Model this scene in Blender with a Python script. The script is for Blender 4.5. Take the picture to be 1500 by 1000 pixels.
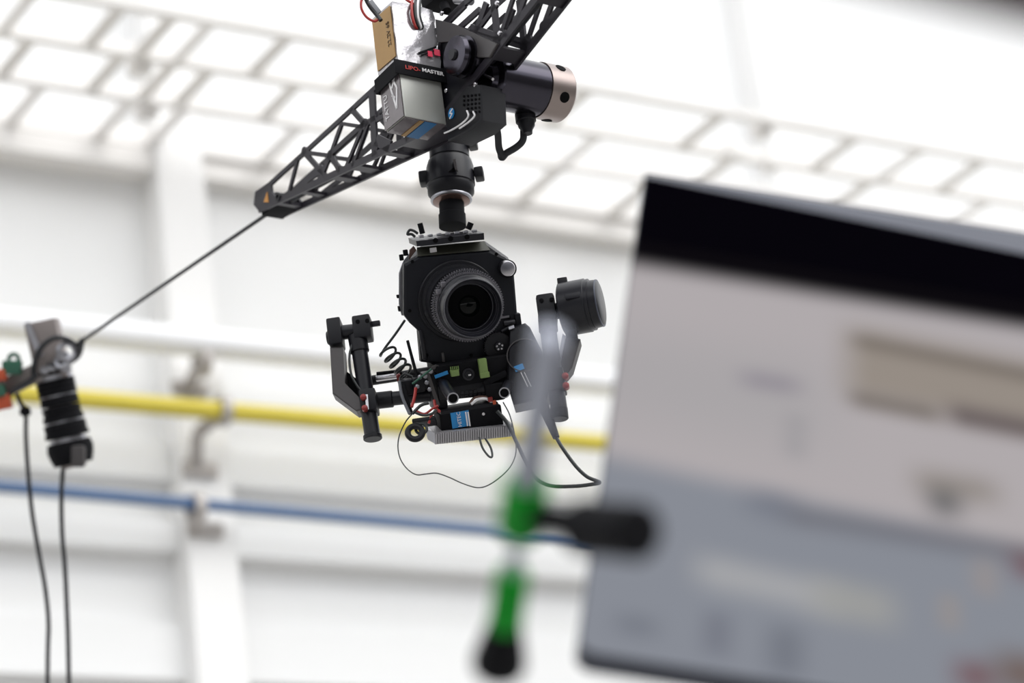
import bpy, bmesh, math, random
from mathutils import Vector, Matrix
random.seed(7)
for _o in list(bpy.data.objects):
    bpy.data.objects.remove(_o)
SC = bpy.context.scene
COL = SC.collection
rad = math.radians

# ------------------------------------------------------------------ camera
FPX = 3978.0                                   # focal length in pixels of the 1500 x 1000 frame
PITCH, ROLL = rad(21.9), rad(7.5)
CAM = Vector((0, 0, 1.6))
_r0 = Vector((1, 0, 0)); FW = Vector((0, math.cos(PITCH), math.sin(PITCH)))
_u0 = Vector((0, -math.sin(PITCH), math.cos(PITCH)))
RT = _r0*math.cos(ROLL) - _u0*math.sin(ROLL)
UP = _r0*math.sin(ROLL) + _u0*math.cos(ROLL)
cd = bpy.data.cameras.new('camera')
cd.sensor_width = 36; cd.lens = FPX/1500*36
cd.clip_start = 0.05; cd.clip_end = 200
cd.dof.use_dof = True; cd.dof.focus_distance = 3.96; cd.dof.aperture_fstop = 2.3
cam = bpy.data.objects.new('camera', cd); COL.objects.link(cam)
cam.matrix_world = Matrix(((RT.x, UP.x, -FW.x, CAM.x), (RT.y, UP.y, -FW.y, CAM.y), (RT.z, UP.z, -FW.z, CAM.z), (0, 0, 0, 1)))
SC.camera = cam
# ------------------------------------------------------------------ light
wd = bpy.data.worlds.new('World'); SC.world = wd; wd.use_nodes = True
_bg = wd.node_tree.nodes['Background']; _bg.inputs[0].default_value = (0.96, 0.98, 1.0, 1); _bg.inputs[1].default_value = 1.3
sd = bpy.data.lights.new('daylight', 'SUN'); sd.energy = 1.2; sd.angle = rad(50); sd.color = (1, 0.985, 0.96)
sun = bpy.data.objects.new('daylight', sd); COL.objects.link(sun)
_sl = Vector((0.62, -0.36, 0.78)).normalized()
sun.rotation_euler = _sl.to_track_quat('Z', 'Y').to_euler(); sun.location = (3, -2, 8)
SC.view_settings.view_transform = 'Standard'; SC.view_settings.look = 'None'
SC.view_settings.gamma = 1.0; SC.view_settings.use_curve_mapping = False
EXPO = 0.44
SC.view_settings.exposure = EXPO
SC.cycles.max_bounces = 8

# ------------------------------------------------------------------ helpers
def ray(x, y): return RT*((x-750)/FPX) - UP*((y-500)/FPX) + FW
def P(x, y, d): return CAM + ray(x, y)*d       # the point seen at (x, y), d metres deep
class Frame:
    """local axes in millimetres: x across, y away, z up"""
    def __init__(s, o, X, Y, Z):
        s.o, s.X, s.Y, s.Z = o, X.normalized(), Y.normalized(), Z.normalized()
        k = .001
        s.m = Matrix(((s.X.x*k, s.Y.x*k, s.Z.x*k, o.x), (s.X.y*k, s.Y.y*k, s.Z.y*k, o.y), (s.X.z*k, s.Y.z*k, s.Z.z*k, o.z), (0, 0, 0, 1)))
    def __call__(s, px, py, y=0.0):            # where the sight line of (px, py) meets the plane y
        d = ray(px, py); q = s.o + s.Y*(y*.001)
        t = (q-CAM).dot(s.Y)/d.dot(s.Y); v = CAM + d*t - s.o
        return Vector((v.dot(s.X)*1000, v.dot(s.Y)*1000, v.dot(s.Z)*1000))
    def flat(s, px, py, z=0.0):                # same, on the plane z
        d = ray(px, py); q = s.o + s.Z*(z*.001)
        t = (q-CAM).dot(s.Z)/d.dot(s.Z); v = CAM + d*t - s.o
        return Vector((v.dot(s.X)*1000, v.dot(s.Y)*1000, v.dot(s.Z)*1000))
    def w(s, v): return s.m @ Vector(v)
    def loc(s, w):
        v = w - s.o; return Vector((v.dot(s.X)*1000, v.dot(s.Y)*1000, v.dot(s.Z)*1000))
WORLD = Frame(Vector((0, 0, 0)), Vector((1, 0, 0)), Vector((0, 1, 0)), Vector((0, 0, 1)))

def spline(pts, n=8):
    pts = [Vector(p) for p in pts]
    if len(pts) < 3: return pts
    e = [pts[0]*2-pts[1]] + pts + [pts[-1]*2-pts[-2]]; out = []
    for i in range(1, len(e)-2):
        a, b, c, d = e[i-1], e[i], e[i+1], e[i+2]
        for k in range(n):
            t = k/n
            out.append(.5*((2*b) + (c-a)*t + (2*a-5*b+4*c-d)*t*t + (3*b-a-3*c+d)*t**3))
    out.append(pts[-1]); return out

class MB:
    def __init__(s): s.v, s.f = [], []
    def add(s, vs, fs):
        k = len(s.v); s.v += [Vector(v) for v in vs]; s.f += [tuple(i+k for i in f) for f in fs]; return s
    def box(s, c, size, rot=None, bev=0.0):
        hx, hy, hz = [a/2 for a in size]; c = Vector(c)
        b = min(bev, hx*.9, hy*.9, hz*.9)
        vs, fs = [], []
        if b <= 0:
            vs = [Vector((x*hx, y*hy, z*hz)) for x in (-1, 1) for y in (-1, 1) for z in (-1, 1)]
            fs = [(0, 1, 3, 2), (4, 6, 7, 5), (0, 4, 5, 1), (2, 3, 7, 6), (0, 2, 6, 4), (1, 5, 7, 3)]
        else:
            bm = bmesh.new(); bmesh.ops.create_cube(bm, size=1)
            for v in bm.verts: v.co = Vector((v.co.x*2*hx, v.co.y*2*hy, v.co.z*2*hz))
            bmesh.ops.bevel(bm, geom=bm.edges[:], offset=b, segments=2, affect='EDGES', profile=.6)
            bm.verts.index_update(); vs = [v.co.copy() for v in bm.verts]; fs = [[v.index for v in f.verts] for f in bm.faces]; bm.free()
        if rot is not None: vs = [rot @ v for v in vs]
        return s.add([c+v for v in vs], fs)
    def bar(s, p, q, w, t, up=(0, 1, 0), bev=0.0):   # box from p to q, w wide across, t thick along up
        p, q = Vector(p), Vector(q); d = q-p; L = d.length; d.normalize(); u = Vector(up)
        u = (u - d*u.dot(d)).normalized(); x = u.cross(d)
        rot = Matrix((d, x, u)).transposed()
        return s.box((p+q)/2, (L, w, t), rot, bev)
    def lathe(s, p, axis, prof, n=32, ref=None, sy=1.0):
        p = Vector(p); a = Vector(axis).normalized()
        r = Vector(ref) if ref else (Vector((0, 0, 1)) if abs(a.z) < .9 else Vector((1, 0, 0)))
        x = (r - a*r.dot(a)).normalized(); y = a.cross(x); vs, fs = [], []
        for t, R in prof:
            for k in range(n):
                an = 2*math.pi*k/n; vs.append(p + a*t + x*(R*math.cos(an)) + y*(R*sy*math.sin(an)))
        for i in range(len(prof)-1):
            for k in range(n):
                k2 = (k+1) % n; fs.append((i*n+k, i*n+k2, (i+1)*n+k2, (i+1)*n+k))
        if prof[0][1] > 1e-6: fs.append(tuple(reversed(range(n))))
        if prof[-1][1] > 1e-6: fs.append(tuple((len(prof)-1)*n+k for k in range(n)))
        return s.add(vs, fs)
    def cyl(s, p, q, r, r2=None, n=24, ch=0.0):
        p, q = Vector(p), Vector(q); L = (q-p).length; r2 = r if r2 is None else r2
        pr = [(0, r), (L, r2)] if ch <= 0 else [(0, r-ch), (ch, r), (L-ch, r2), (L, r2-ch)]
        return s.lathe(p, q-p, pr, n)
    def ring(s, p, axis, ro, ri, t, n=40):
        p = Vector(p); a = Vector(axis).normalized()
        pr = [(0, ri), (0, ro), (t, ro), (t, ri), (0, ri)]
        x = (Vector((0, 0, 1)) - a*a.z); x = x.normalized() if x.length > .1 else Vector((1, 0, 0)); y = a.cross(x); vs, fs = [], []
        for tt, R in pr[:4]:
            for k in range(n):
                an = 2*math.pi*k/n; vs.append(p + a*tt + x*(R*math.cos(an)) + y*(R*math.sin(an)))
        for i in range(4):
            j = (i+1) % 4
            for k in range(n):
                k2 = (k+1) % n; fs.append((i*n+k, i*n+k2, j*n+k2, j*n+k))
        return s.add(vs, fs)
    def gear(s, p, axis, ro, ri, t, teeth, depth):
        p = Vector(p); a = Vector(axis).normalized(); x = (Vector((0, 0, 1)) - a*a.z).normalized(); y = a.cross(x)
        n = teeth*4; vs, fs = [], []
        for tt in (0, t):
            for k in range(n):
                an = 2*math.pi*k/n; R = ro if k % 4 in (0, 1) else ro-depth
                d = x*math.cos(an) + y*math.sin(an); vs.append(p+a*tt+d*R); vs.append(p+a*tt+d*ri)
        o = lambda e, k, i: e*2*n + (k % n)*2 + i
        for k in range(n):
            fs.append((o(0, k, 0), o(0, k+1, 0), o(1, k+1, 0), o(1, k, 0)))
            fs.append((o(0, k, 1), o(1, k, 1), o(1, k+1, 1), o(0, k+1, 1)))
            for e in (0, 1): fs.append((o(e, k, 0), o(e, k, 1), o(e, k+1, 1), o(e, k+1, 0)))
        return s.add(vs, fs)
    def tube(s, pts, r, n=8, sub=8, smooth=True):
        pts = spline(pts, sub) if smooth else [Vector(p) for p in pts]
        vs, fs = [], []; prev = None
        for i, q in enumerate(pts):
            t = (pts[min(i+1, len(pts)-1)] - pts[max(i-1, 0)]).normalized()
            if prev is None:
                prev = t.orthogonal().normalized()
            x = (prev - t*prev.dot(t)).normalized(); prev = x; y = t.cross(x)
            R = r(i/(len(pts)-1)) if callable(r) else r
            for k in range(n):
                an = 2*math.pi*k/n; vs.append(q + x*(R*math.cos(an)) + y*(R*math.sin(an)))
        for i in range(len(pts)-1):
            for k in range(n):
                k2 = (k+1) % n; fs.append((i*n+k, i*n+k2, (i+1)*n+k2, (i+1)*n+k))
        fs.append(tuple(reversed(range(n)))); fs.append(tuple((len(pts)-1)*n+k for k in range(n)))
        return s.add(vs, fs)
    def torus(s, p, axis, R, r, n=32, m=10):
        p = Vector(p); a = Vector(axis).normalized(); x = a.orthogonal().normalized(); y = a.cross(x); vs, fs = [], []
        for i in range(n):
            A = 2*math.pi*i/n; d = x*math.cos(A)+y*math.sin(A)
            for j in range(m):
                B_ = 2*math.pi*j/m; vs.append(p + d*(R+r*math.cos(B_)) + a*(r*math.sin(B_)))
        for i in range(n):
            for j in range(m):
                fs.append((i*m+j, ((i+1) % n)*m+j, ((i+1) % n)*m+(j+1) % m, i*m+(j+1) % m))
        return s.add(vs, fs)
    def prism(s, poly, ext, bev=0.0):
        poly = [Vector(q) for q in poly]; e = Vector(ext); n = len(poly)
        if bev:
            c = sum(poly, Vector())/n; inn = [q+(c-q).normalized()*bev*1.4 for q in poly]; en = e.normalized()
            L = [inn, [q+en*bev for q in poly], [q+e-en*bev for q in poly], [q+e for q in inn]]
        else: L = [poly, [q+e for q in poly]]
        vs = [q for l in L for q in l]; fs = []
        for i in range(len(L)-1):
            for k in range(n):
                k2 = (k+1) % n; fs.append((i*n+k, i*n+k2, (i+1)*n+k2, (i+1)*n+k))
        fs.append(tuple(reversed(range(n)))); fs.append(tuple((len(L)-1)*n+k for k in range(n)))
        return s.add(vs, fs)
    def build(s, name, mat, parent=None, F=WORLD, smooth=35, origin=None):
        me = bpy.data.meshes.new(name)
        ws = [F.w(v) if F is not WORLD else v.copy() for v in s.v]
        if parent is not None: o0 = root_of(parent)
        elif origin is not None: o0 = Vector(origin)
        else:
            o0 = Vector([(min(v[i] for v in ws)+max(v[i] for v in ws))/2 for i in range(3)])
            o0.z = min(v.z for v in ws)
        me.from_pydata([tuple(v-o0) for v in ws], [], s.f)
        bm = bmesh.new(); bm.from_mesh(me); bmesh.ops.recalc_face_normals(bm, faces=bm.faces); bm.to_mesh(me); bm.free()
        if smooth:
            me.shade_smooth(); me.set_sharp_from_angle(angle=rad(smooth))
        me.materials.append(mat)
        o = bpy.data.objects.new(name, me); COL.objects.link(o)
        if parent is not None: o.parent = parent
        else: o.location = o0
        return o
def root_of(o):
    while o.parent: o = o.parent
    return o.location.copy()
def tag(o, label=None, cat=None, group=None, kind=None):
    if label: o['label'] = label
    if cat: o['category'] = cat
    if group: o['group'] = group
    if kind: o['kind'] = kind
    return o
def thing(name, loc, label, cat, group=None):
    o = bpy.data.objects.new(name, None); COL.objects.link(o); o.location = loc; o.empty_display_size = .05
    return tag(o, label, cat, group)
def lettering(name, text, mat, parent, F, origin, right, up, height, depth=.4, stretch=1.0, bold=0.0):
    cu = bpy.data.curves.new(name, 'FONT'); cu.body = text; cu.align_x = 'CENTER'; cu.align_y = 'CENTER'
    cu.size = 1; cu.extrude = .02; cu.offset = bold; cu.resolution_u = 3
    tmp = bpy.data.objects.new('letters', cu); COL.objects.link(tmp)
    dg = bpy.context.evaluated_depsgraph_get(); me = bpy.data.meshes.new_from_object(tmp.evaluated_get(dg))
    bpy.data.objects.remove(tmp)
    r, u = Vector(right).normalized(), Vector(up).normalized(); nrm = r.cross(u); h = height/.7; m = MB()
    m.add([Vector(origin) + r*(v.co.x*h*stretch) + u*(v.co.y*h) + nrm*(v.co.z/.02*depth) for v in me.vertices], [tuple(p.vertices) for p in me.polygons])
    bpy.data.meshes.remove(me)
    return m.build(name, mat, parent, F, smooth=0)

# ------------------------------------------------------------------ materials
def lin(c): return tuple(((x/255)/12.92 if x/255 <= .04045 else ((x/255+.055)/1.055)**2.4) for x in c)
def mat(name, rgb, rough=.5, metal=0.0, noise=.12, scale=60, bump=0.0, spec=.5, coat=0.0, srgb=True, aniso=0):
    m = bpy.data.materials.new(name); m.use_nodes = True; nt = m.node_tree; b = nt.nodes['Principled BSDF']
    c = lin(rgb) if srgb else rgb
    tc = nt.nodes.new('ShaderNodeTexCoord'); nz = nt.nodes.new('ShaderNodeTexNoise'); nz.inputs['Scale'].default_value = scale
    nz.inputs['Detail'].default_value = 4; nt.links.new(tc.outputs['Object'], nz.inputs['Vector'])
    mx = nt.nodes.new('ShaderNodeMix'); mx.data_type = 'RGBA'
    mx.inputs['A'].default_value = tuple(x*(1-noise) for x in c)+(1,); mx.inputs['B'].default_value = tuple(min(1, x*(1+noise)) for x in c)+(1,)
    nt.links.new(nz.outputs['Fac'], mx.inputs['Factor']); nt.links.new(mx.outputs['Result'], b.inputs['Base Color'])
    b.inputs['Roughness'].default_value = rough; b.inputs['Metallic'].default_value = metal
    b.inputs['Specular IOR Level'].default_value = spec; b.inputs['Coat Weight'].default_value = coat
    if bump:
        bp = nt.nodes.new('ShaderNodeBump'); bp.inputs['Strength'].default_value = bump; bp.inputs['Distance'].default_value = .002
        nt.links.new(nz.outputs['Fac'], bp.inputs['Height']); nt.links.new(bp.outputs['Normal'], b.inputs['Normal'])
    return m
M = {}
M['wall'] = mat('white_wall_paint', (238, 238, 238), .7, noise=.03, scale=1.5)
M['column'] = mat('white_column_paint', (241, 240, 239), .6, noise=.02, scale=3)
M['ledge'] = mat('white_ledge_paint', (226, 224, 224), .6, noise=.04, scale=3)
M['girder'] = mat('grey_girder_paint', (235, 232, 229), .6, noise=.06, scale=5)
M['rung'] = mat('grey_rung_paint', (214, 210, 205), .6, noise=.06, scale=5)
M['bracket'] = mat('dull_steel', (176, 170, 166), .5, .2, noise=.1, scale=20)
M['yellow'] = mat('yellow_pipe_paint', (208, 190, 64), .5, noise=.05, scale=12)
M['blue'] = mat('blue_pipe_paint', (76, 104, 144), .5, noise=.08, scale=12)
M['whitepipe'] = mat('white_pipe_paint', (240, 240, 242), .5, noise=.02, scale=12)
M['floor'] = mat('grey_concrete', (160, 158, 155), .7, noise=.06, scale=.8)
M['hall'] = mat('grey_added_wall', (118, 116, 114), .8, noise=.1, scale=.6)
M['rim'] = mat('rim_highlight_grey', (92, 92, 98), .4, .3)  # lighter grey that paints the highlights on the lens rims
M['carbon'] = mat('black_anodised_plate', (39, 36, 43), .42, .0, noise=.12, scale=90, spec=.25)
M['black'] = mat('black_plastic', (22, 22, 27), .45, noise=.15, scale=120, spec=.25)
M['satin'] = mat('black_satin_metal', (27, 27, 33), .36, .0, noise=.1, scale=120, spec=.3)
M['matte'] = mat('matte_black', (15, 15, 19), .75, noise=.15, scale=120, spec=.15)
M['void'] = mat('dark_hole', (7, 7, 9), .8, spec=.1)
M['body'] = mat('black_camera_paint', (24, 25, 31), .5, noise=.12, scale=150, bump=.08, spec=.2)
M['olive'] = mat('olive_grey_paint', (66, 66, 58), .5, noise=.1, scale=90)
M['grey'] = mat('grey_anodised', (72, 69, 70), .45, .2, noise=.08, scale=90)
M['bareal'] = mat('bare_aluminium', (158, 158, 164), .3, .85, noise=.08, scale=70)
M['chrome'] = mat('bright_steel', (190, 188, 192), .18, 1.0, noise=.05, scale=50)
M['band'] = mat('brushed_motor_band', (150, 138, 134), .32, .8, noise=.1, scale=40)
M['motor'] = mat('polished_black_can', (66, 64, 72), .2, .95, noise=.06, scale=40)
M['bronze'] = mat('bronze_reflecting_dish', (120, 96, 88), .25, .7, noise=.1, scale=40)
M['gold'] = mat('gold_label', (156, 122, 72), .35, .45, noise=.12, scale=60)
M['wrap'] = mat('wrinkled_clear_wrap', (168, 166, 170), .18, .55, noise=.2, scale=38, bump=.8, coat=.3)
M['cell'] = mat('bare_silver_cell', (176, 177, 172), .4, .3, noise=.07, scale=40)
M['packside'] = mat('grey_battery_film', (104, 97, 100), .25, .3, noise=.2, scale=45, bump=.3, coat=.5)
M['glyph'] = mat('dark_print', (92, 72, 44), .6)
M['pale'] = mat('pale_print', (226, 224, 226), .5)
M['red'] = mat('red_print', (180, 52, 46), .5)
M['pink'] = mat('pink_print', (224, 62, 92), .5)
M['redwire'] = mat('red_wire', (160, 42, 38), .4)
M['redknob'] = mat('red_anodised', (128, 44, 42), .4, .3)
M['orange'] = mat('orange_strap', (176, 74, 42), .6, noise=.2)
M['amber'] = mat('amber_sticker', (190, 130, 48), .5)
M['blueprint'] = mat('cyan_blue_print', (28, 128, 192), .45)
M['bluedeep'] = mat('deep_blue_print', (24, 92, 140), .4)
M['green'] = mat('green_clip', (122, 146, 84), .5)
M['vividgreen'] = mat('vivid_green_clamp', (4, 142, 34), .5, noise=.06, spec=.15)
M['darkgreen'] = mat('dark_green_clip', (40, 88, 70), .5)
M['rope'] = mat('black_rope', (30, 31, 36), .6, noise=.3, scale=300)
M['cable'] = mat('black_cable_jacket', (34, 38, 39), .4, noise=.1, scale=100)
M['greycable'] = mat('grey_cable_jacket', (96, 98, 104), .5)
M['post'] = mat('weathered_grey_post', (132, 124, 122), .6, .1, noise=.2, scale=18)
M['fins'] = mat('finned_aluminium', (168, 166, 170), .4, .4, noise=.08, scale=70)
M['pole'] = mat('grey_pole', (160, 164, 178), .4, .2, noise=.06, scale=30)
M['housing'] = mat('blue_grey_housing', (60, 64, 78), .45, .1, noise=.05, scale=10)
M['bezel'] = mat('gloss_black_bezel', (5, 4, 8), .9, noise=.1, scale=10, spec=0)
M['dusky'] = mat('dusky_boom_sleeve', (74, 62, 66), .7, noise=.1, scale=10)
M['rib'] = mat('gear_ring_grey', (104, 102, 108), .4, .4, noise=.1, scale=60)
def glassy(name, rgb, rough=.04):
    m = mat(name, rgb, rough, noise=.02, spec=.14); return m
M['lens'] = glassy('coated_lens_glass', (5, 8, 7))
M['lens2'] = glassy('green_coated_element', (16, 30, 18))

# ================================================================== THE HALL
T = Vector((0.8266, 0.5628, 0)); N = Vector((0.5628, -0.8266, 0)); Z = Vector((0, 0, 1))
W = Frame(P(750, 500, 8.6), T, -N, Z)          # y negative = out of the wall toward the hall
zf = -W.o.z*1000
w = lambda px, py, out=0: W(px, py, -out)
m = MB(); m.box((3700, 120, (zf+9200)/2), (19500, 240, 9200-zf))
wall = tag(m.build('wall_back', M['wall'], None, W, smooth=0), 'tall white hall wall behind the cable camera, crossed by pipes', kind='structure')
m = MB(); m.add([(-9, -4, 0), (12, -4, 0), (12, 16, 0), (-9, 16, 0), (-9, -4, -.1), (12, -4, -.1), (12, 16, -.1), (-9, 16, -.1)],
                [(0, 1, 2, 3), (7, 6, 5, 4), (0, 4, 5, 1), (1, 5, 6, 2), (2, 6, 7, 3), (3, 7, 4, 0)])
tag(m.build('floor', M['floor'], None, WORLD, smooth=0), 'pale concrete hall floor below the frame', kind='structure')
for nm, bx_, lab in (('wall_front_added', (0, -6, 3.25, 24, .3, 6.5), 'unseen grey wall added behind the photographer to darken reflections'), ('wall_left_added', (-9, 4, 3.25, .3, 20, 6.5), 'unseen grey wall added on the far left to darken reflections'), ('wall_right_added', (12, 4, 3.25, .3, 20, 6.5), 'unseen grey wall added on the far right to darken reflections')):
    m = MB(); m.box(bx_[:3], bx_[3:]); tag(m.build(nm, M['hall'], None, WORLD, smooth=0), lab, kind='structure')  # out-of-view walls added for darker reflections and more contrast
# columns: flanged steel posts standing proud of the wall
c1 = w(268, 700, 115).x; c2 = w(1112, 100, 115).x
for i, (cx, wd_) in enumerate(((c1, 150), (c2, 190))):
    m = MB(); L = 9000-zf; zc = (9000+zf)/2
    m.box((cx+wd_/2, -108, zc), (wd_, 16, L)); m.box((cx+wd_/2, -52, zc), (12, 100, L)); m.box((cx+wd_/2, -6, zc), (wd_, 12, L))
    m.box((cx+8, -60, zc), (10, 100, L))
    tag(m.build('trim_%d' % (i+1), M['column'], None, W, smooth=0), ('white steel column crossing the pipes on the back wall', 'white steel column rising above the girder behind the monitor')[i], kind='structure')
# horizontal ledges between the columns
def ledge(k, pl, x0, x1, h, out, mt='ledge', lab=''):
    q = w(pl[0], pl[1], out); m = MB()
    m.box(((x0+x1)/2, -out/2, q.z+h/2), (x1-x0, out, h))
    return tag(m.build('trim_%d' % k, M[mt], None, W, smooth=0), lab, kind='structure')
XL, XR = -5200, 12500
ledge(3, (110, 232), XL, c1, 70, 90, 'girder', 'greyish horizontal beam on the wall left of the column, under the girder')
ledge(4, (330, 264), c1+170, XR, 60, 60, 'girder', 'greyish horizontal beam on the wall right of the column, under the girder')
ledge(5, (110, 795), XL, c1, 85, 60, 'wall', 'white wall panel left of the column under the blue pipe')
ledge(6, (420, 818), c1+170, XR, 85, 60, 'wall', 'white wall panel right of the column under the blue pipe')
ledge(7, (110, 690), XL, c1, 110, 45, 'wall', 'white wall rail left of the column above the blue pipe')
ledge(8, (420, 716), c1+170, XR, 110, 45, 'wall', 'white wall rail right of the column above the blue pipe')
ledge(9, (200, 992), XL, XR, 160, 40, 'wall', 'white wall rail along the bottom of the picture')
# pipes
def pipe(name, pts, out, r, mt, label, fl=()):
    a, b = w(pts[0][0], pts[0][1], out), w(pts[1][0], pts[1][1], out)
    d = (b-a).normalized(); a2 = a-d*3600; b2 = b+d*9000
    t = thing(name, W.w(a2), label, 'pipe')
    MB().cyl(a2, b2, r, n=28).build('pipe_run', M[mt], t, W)
    for px, py in fl:
        q = w(px, py, out); q = a + d*(q-a).dot(d)
        MB().cyl(q-d*35, q+d*35, r*1.22, n=28, ch=4).build('pipe_sleeve', M[mt], t, W)
    return a, d
pipe('white_pipe', ((139, 487), (860, 558)), 260, 42, 'whitepipe', 'thick white pipe running along the back wall above the yellow pipe')
pipe('yellow_pipe', ((139, 586), (870, 648)), 260, 26, 'yellow', 'yellow pipe running along the back wall behind the gimbal')
pipe('blue_pipe', ((185, 729), (830, 787)), 200, 16.5, 'blue', 'thin blue pipe running along the back wall below the yellow pipe', ((287, 740),))
# wall brackets carrying the pipes
def bracket(pl, arm, out, label, k):
    q = w(pl[0], pl[1], 125); t = thing('pipe_bracket', W.w(q), label, 'bracket', 'pipe brackets on the column')
    MB().box((q.x, -128, q.z), (110, 14, 42), bev=3).build('foot_plate', M['bracket'], t, W)
    pts = [Vector((w(x, y, o).x, -o, w(x, y, o).z)) for x, y, o in arm]
    m = MB()
    for a, b in zip(pts, pts[1:]): m.bar(a, b, 30, 26, (1, 0, 0))
    m.build('arm', M[k], t, W)
    e = pts[-1]; MB().ring(e+Vector((-14, 0, 0)), (1, 0, 0), 44, 30, 28, 28).build('pipe_clip', M[k], t, W)
bracket((277, 570), [(277, 565, 130), (286, 545, 200), (296, 530, 250)], 260, 'grey steel bracket on the column holding the white pipe', 'bracket')
bracket((292, 688), [(288, 682, 130), (288, 636, 180), (326, 602, 258)], 260, 'grey steel bracket on the column holding the yellow pipe', 'bracket')
bracket((300, 775), [(284, 772, 130), (284, 758, 170), (287, 745, 198)], 200, 'grey steel bracket on the column holding the blue pipe', 'bracket')
# wind girder: a horizontal ladder of rails and rungs standing out from the wall
zg = w(200, 216, 60).z
fl = lambda px, py: W.flat(px, py, zg)
rails = [fl(204, 216), fl(204, 150), fl(184, 83), fl(251, 25)]
gt = thing('lattice_girder', W.w((XL, -100, zg)), 'white and grey lattice girder of rails and rungs high on the back wall', 'girder')
for q, hw in zip(rails, (60, 46, 34, 24)):
    MB().box(((XL+XR)/2, q.y, zg+hw/2), (XR-XL, 34, hw)).build('rail', M['girder'], gt, W, smooth=0)
rg = {0: [(62, 130), (185, 160), (272, 163), (440, 190), (700, 205), (880, 205), (1000, 240)],
      1: [(55, 52), (180, 85), (258, 95), (312, 104), (440, 125), (640, 150), (888, 195), (1090, 225), (1290, 262), (1470, 285)],
      2: [(45, 0), (180, 14), (258, 25), (310, 38), (430, 52), (560, 72), (873, 130), (1070, 165), (1268, 198), (1360, 218), (1455, 232), (-60, -20)]}
for b, lst in rg.items():
    for (x, y) in lst:
        q = fl(x, y); y0, y1 = rails[b].y, rails[b+1].y
        MB().box((q.x, (y0+y1)/2, zg+14), (30 if b else 34, abs(y1-y0), 24)).build('rung', M['rung' if (x*7+y) % 3 else 'girder'], gt, W, smooth=0)
for (x, y, o) in ((1115, 192, 620), (1075, 226, 420), (1130, 240, 420), (205, 100, 700), (215, 165, 380)):
    q = fl(x, y); MB().box((q.x, q.y, zg+6), (56, 56, 50), bev=6).build('gusset', M['girder'], gt, W, smooth=0)
# ================================================================== CABLE DOLLY
ca = rad(37)
TA = Vector((math.sin(ca), -math.cos(ca), 0)); TN = Vector((math.cos(ca), math.sin(ca), 0))
TF = Frame(P(640, 185, 3.95), TA, TN, Z)       # x along the rope toward the lens, y across away, z up
NF = 46.0                                      # gap between the two side plates
t_ = lambda px, py, n=0: TF(px, py, n)
dolly = thing('cable_dolly', TF.w((0, NF/2, -5)), 'black lattice cable dolly with a drive motor, riding the black rope', 'camera dolly')
tipL = t_(376, 288); lowL = t_(380, 307); low0 = t_(640, 185); R1 = t_(784, 0)
dR = (R1-low0); lowR = low0 + dR*2.0; tipR = lowR + Vector((6, 0, 26)); topL = t_(590, 92)
topC = topL + (topL-tipL)*.20; topC2 = topC + Vector((70, 0, 6)); 
TH = 4.0
def lattice(n0):
    m = MB(); off = Vector((0, n0, 0))
    def b(p, q, wd):
        p = p if isinstance(p, Vector) else t_(*p); q = q if isinstance(q, Vector) else t_(*q)
        m.bar(p+off, q+off, wd, TH, (0, 1, 0))
    def g(p, r):
        p = (p if isinstance(p, Vector) else t_(*p))+off; m.lathe(p-Vector((0, TH/2, 0)), (0, 1, 0), [(0, r), (TH, r)], 14)
    b(tipL, topC, 8); b(lowL, low0, 11); b(topC, topC2, 9); b(topC2, tipR, 9); b(low0, lowR, 13)
    m.prism([t_(375, 281)+off-Vector((0, TH/2, 0)), t_(398, 265)+off-Vector((0, TH/2, 0)), t_(399, 280)+off-Vector((0, TH/2, 0)), t_(410, 297)+off-Vector((0, TH/2, 0)), t_(380, 309)+off-Vector((0, TH/2, 0)), t_(373, 300)+off-Vector((0, TH/2, 0))], (0, TH, 0))
    # left half struts
    b((437, 232), (422, 288), 7); b((446, 223), (470, 250), 9); b((470, 250), (424, 286), 8); b((470, 248), (480, 262), 8)
    b((446, 223), (483, 228), 7); b((501, 181), (484, 228), 8); b((484, 228), (470, 262), 9); b((486, 229), (499, 252), 9)
    b((501, 181), (532, 186), 6); b((484, 226), (534, 181), 9); b((534, 181), (506, 248), 7); b((515, 160), (535, 182), 9); b((541, 178), (517, 244), 6)
    b((545, 132), (550, 228), 15); b((535, 182), (552, 172), 9); b((552, 205), (572, 215), 18); b((552, 176), (578, 160), 7); b((560, 126), (580, 150), 8)
    g((446, 221), 7); g((470, 249), 8); g((484, 227), 8); g((535, 182), 9); g((499, 248), 6); g((551, 215), 8)
    b((578, 110), (600, 205), 15); b((600, 100), (640, 182), 12); b((640, 55), (640, 185), 16)
    # right half struts
    b((722, -10), (729, 58), 12); b((756, -14), (735, 48), 8); b((713, 4), (696, 52), 12); b((703, 14), (672, 42), 9); b((682, 6), (652, 36), 12)
    b((729, 6), (697, 48), 8); b((735, 56), (690, 40), 10); b((652, 36), (735, 62), 9); b((660, 40), (688, 118), 12)
    b((790, -60), (756, 34), 10); b((756, -60), (790, -8), 10); b((800, -100), (796, -12), 10); b((840, -130), (812, -40), 9)
    g((729, 56), 10); g((735, 50), 9); g((757, 30), 8)
    return m
for k, n0 in enumerate((0, NF)): lattice(n0).build('side_plate', M['carbon'], dolly, TF, smooth=0)
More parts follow.
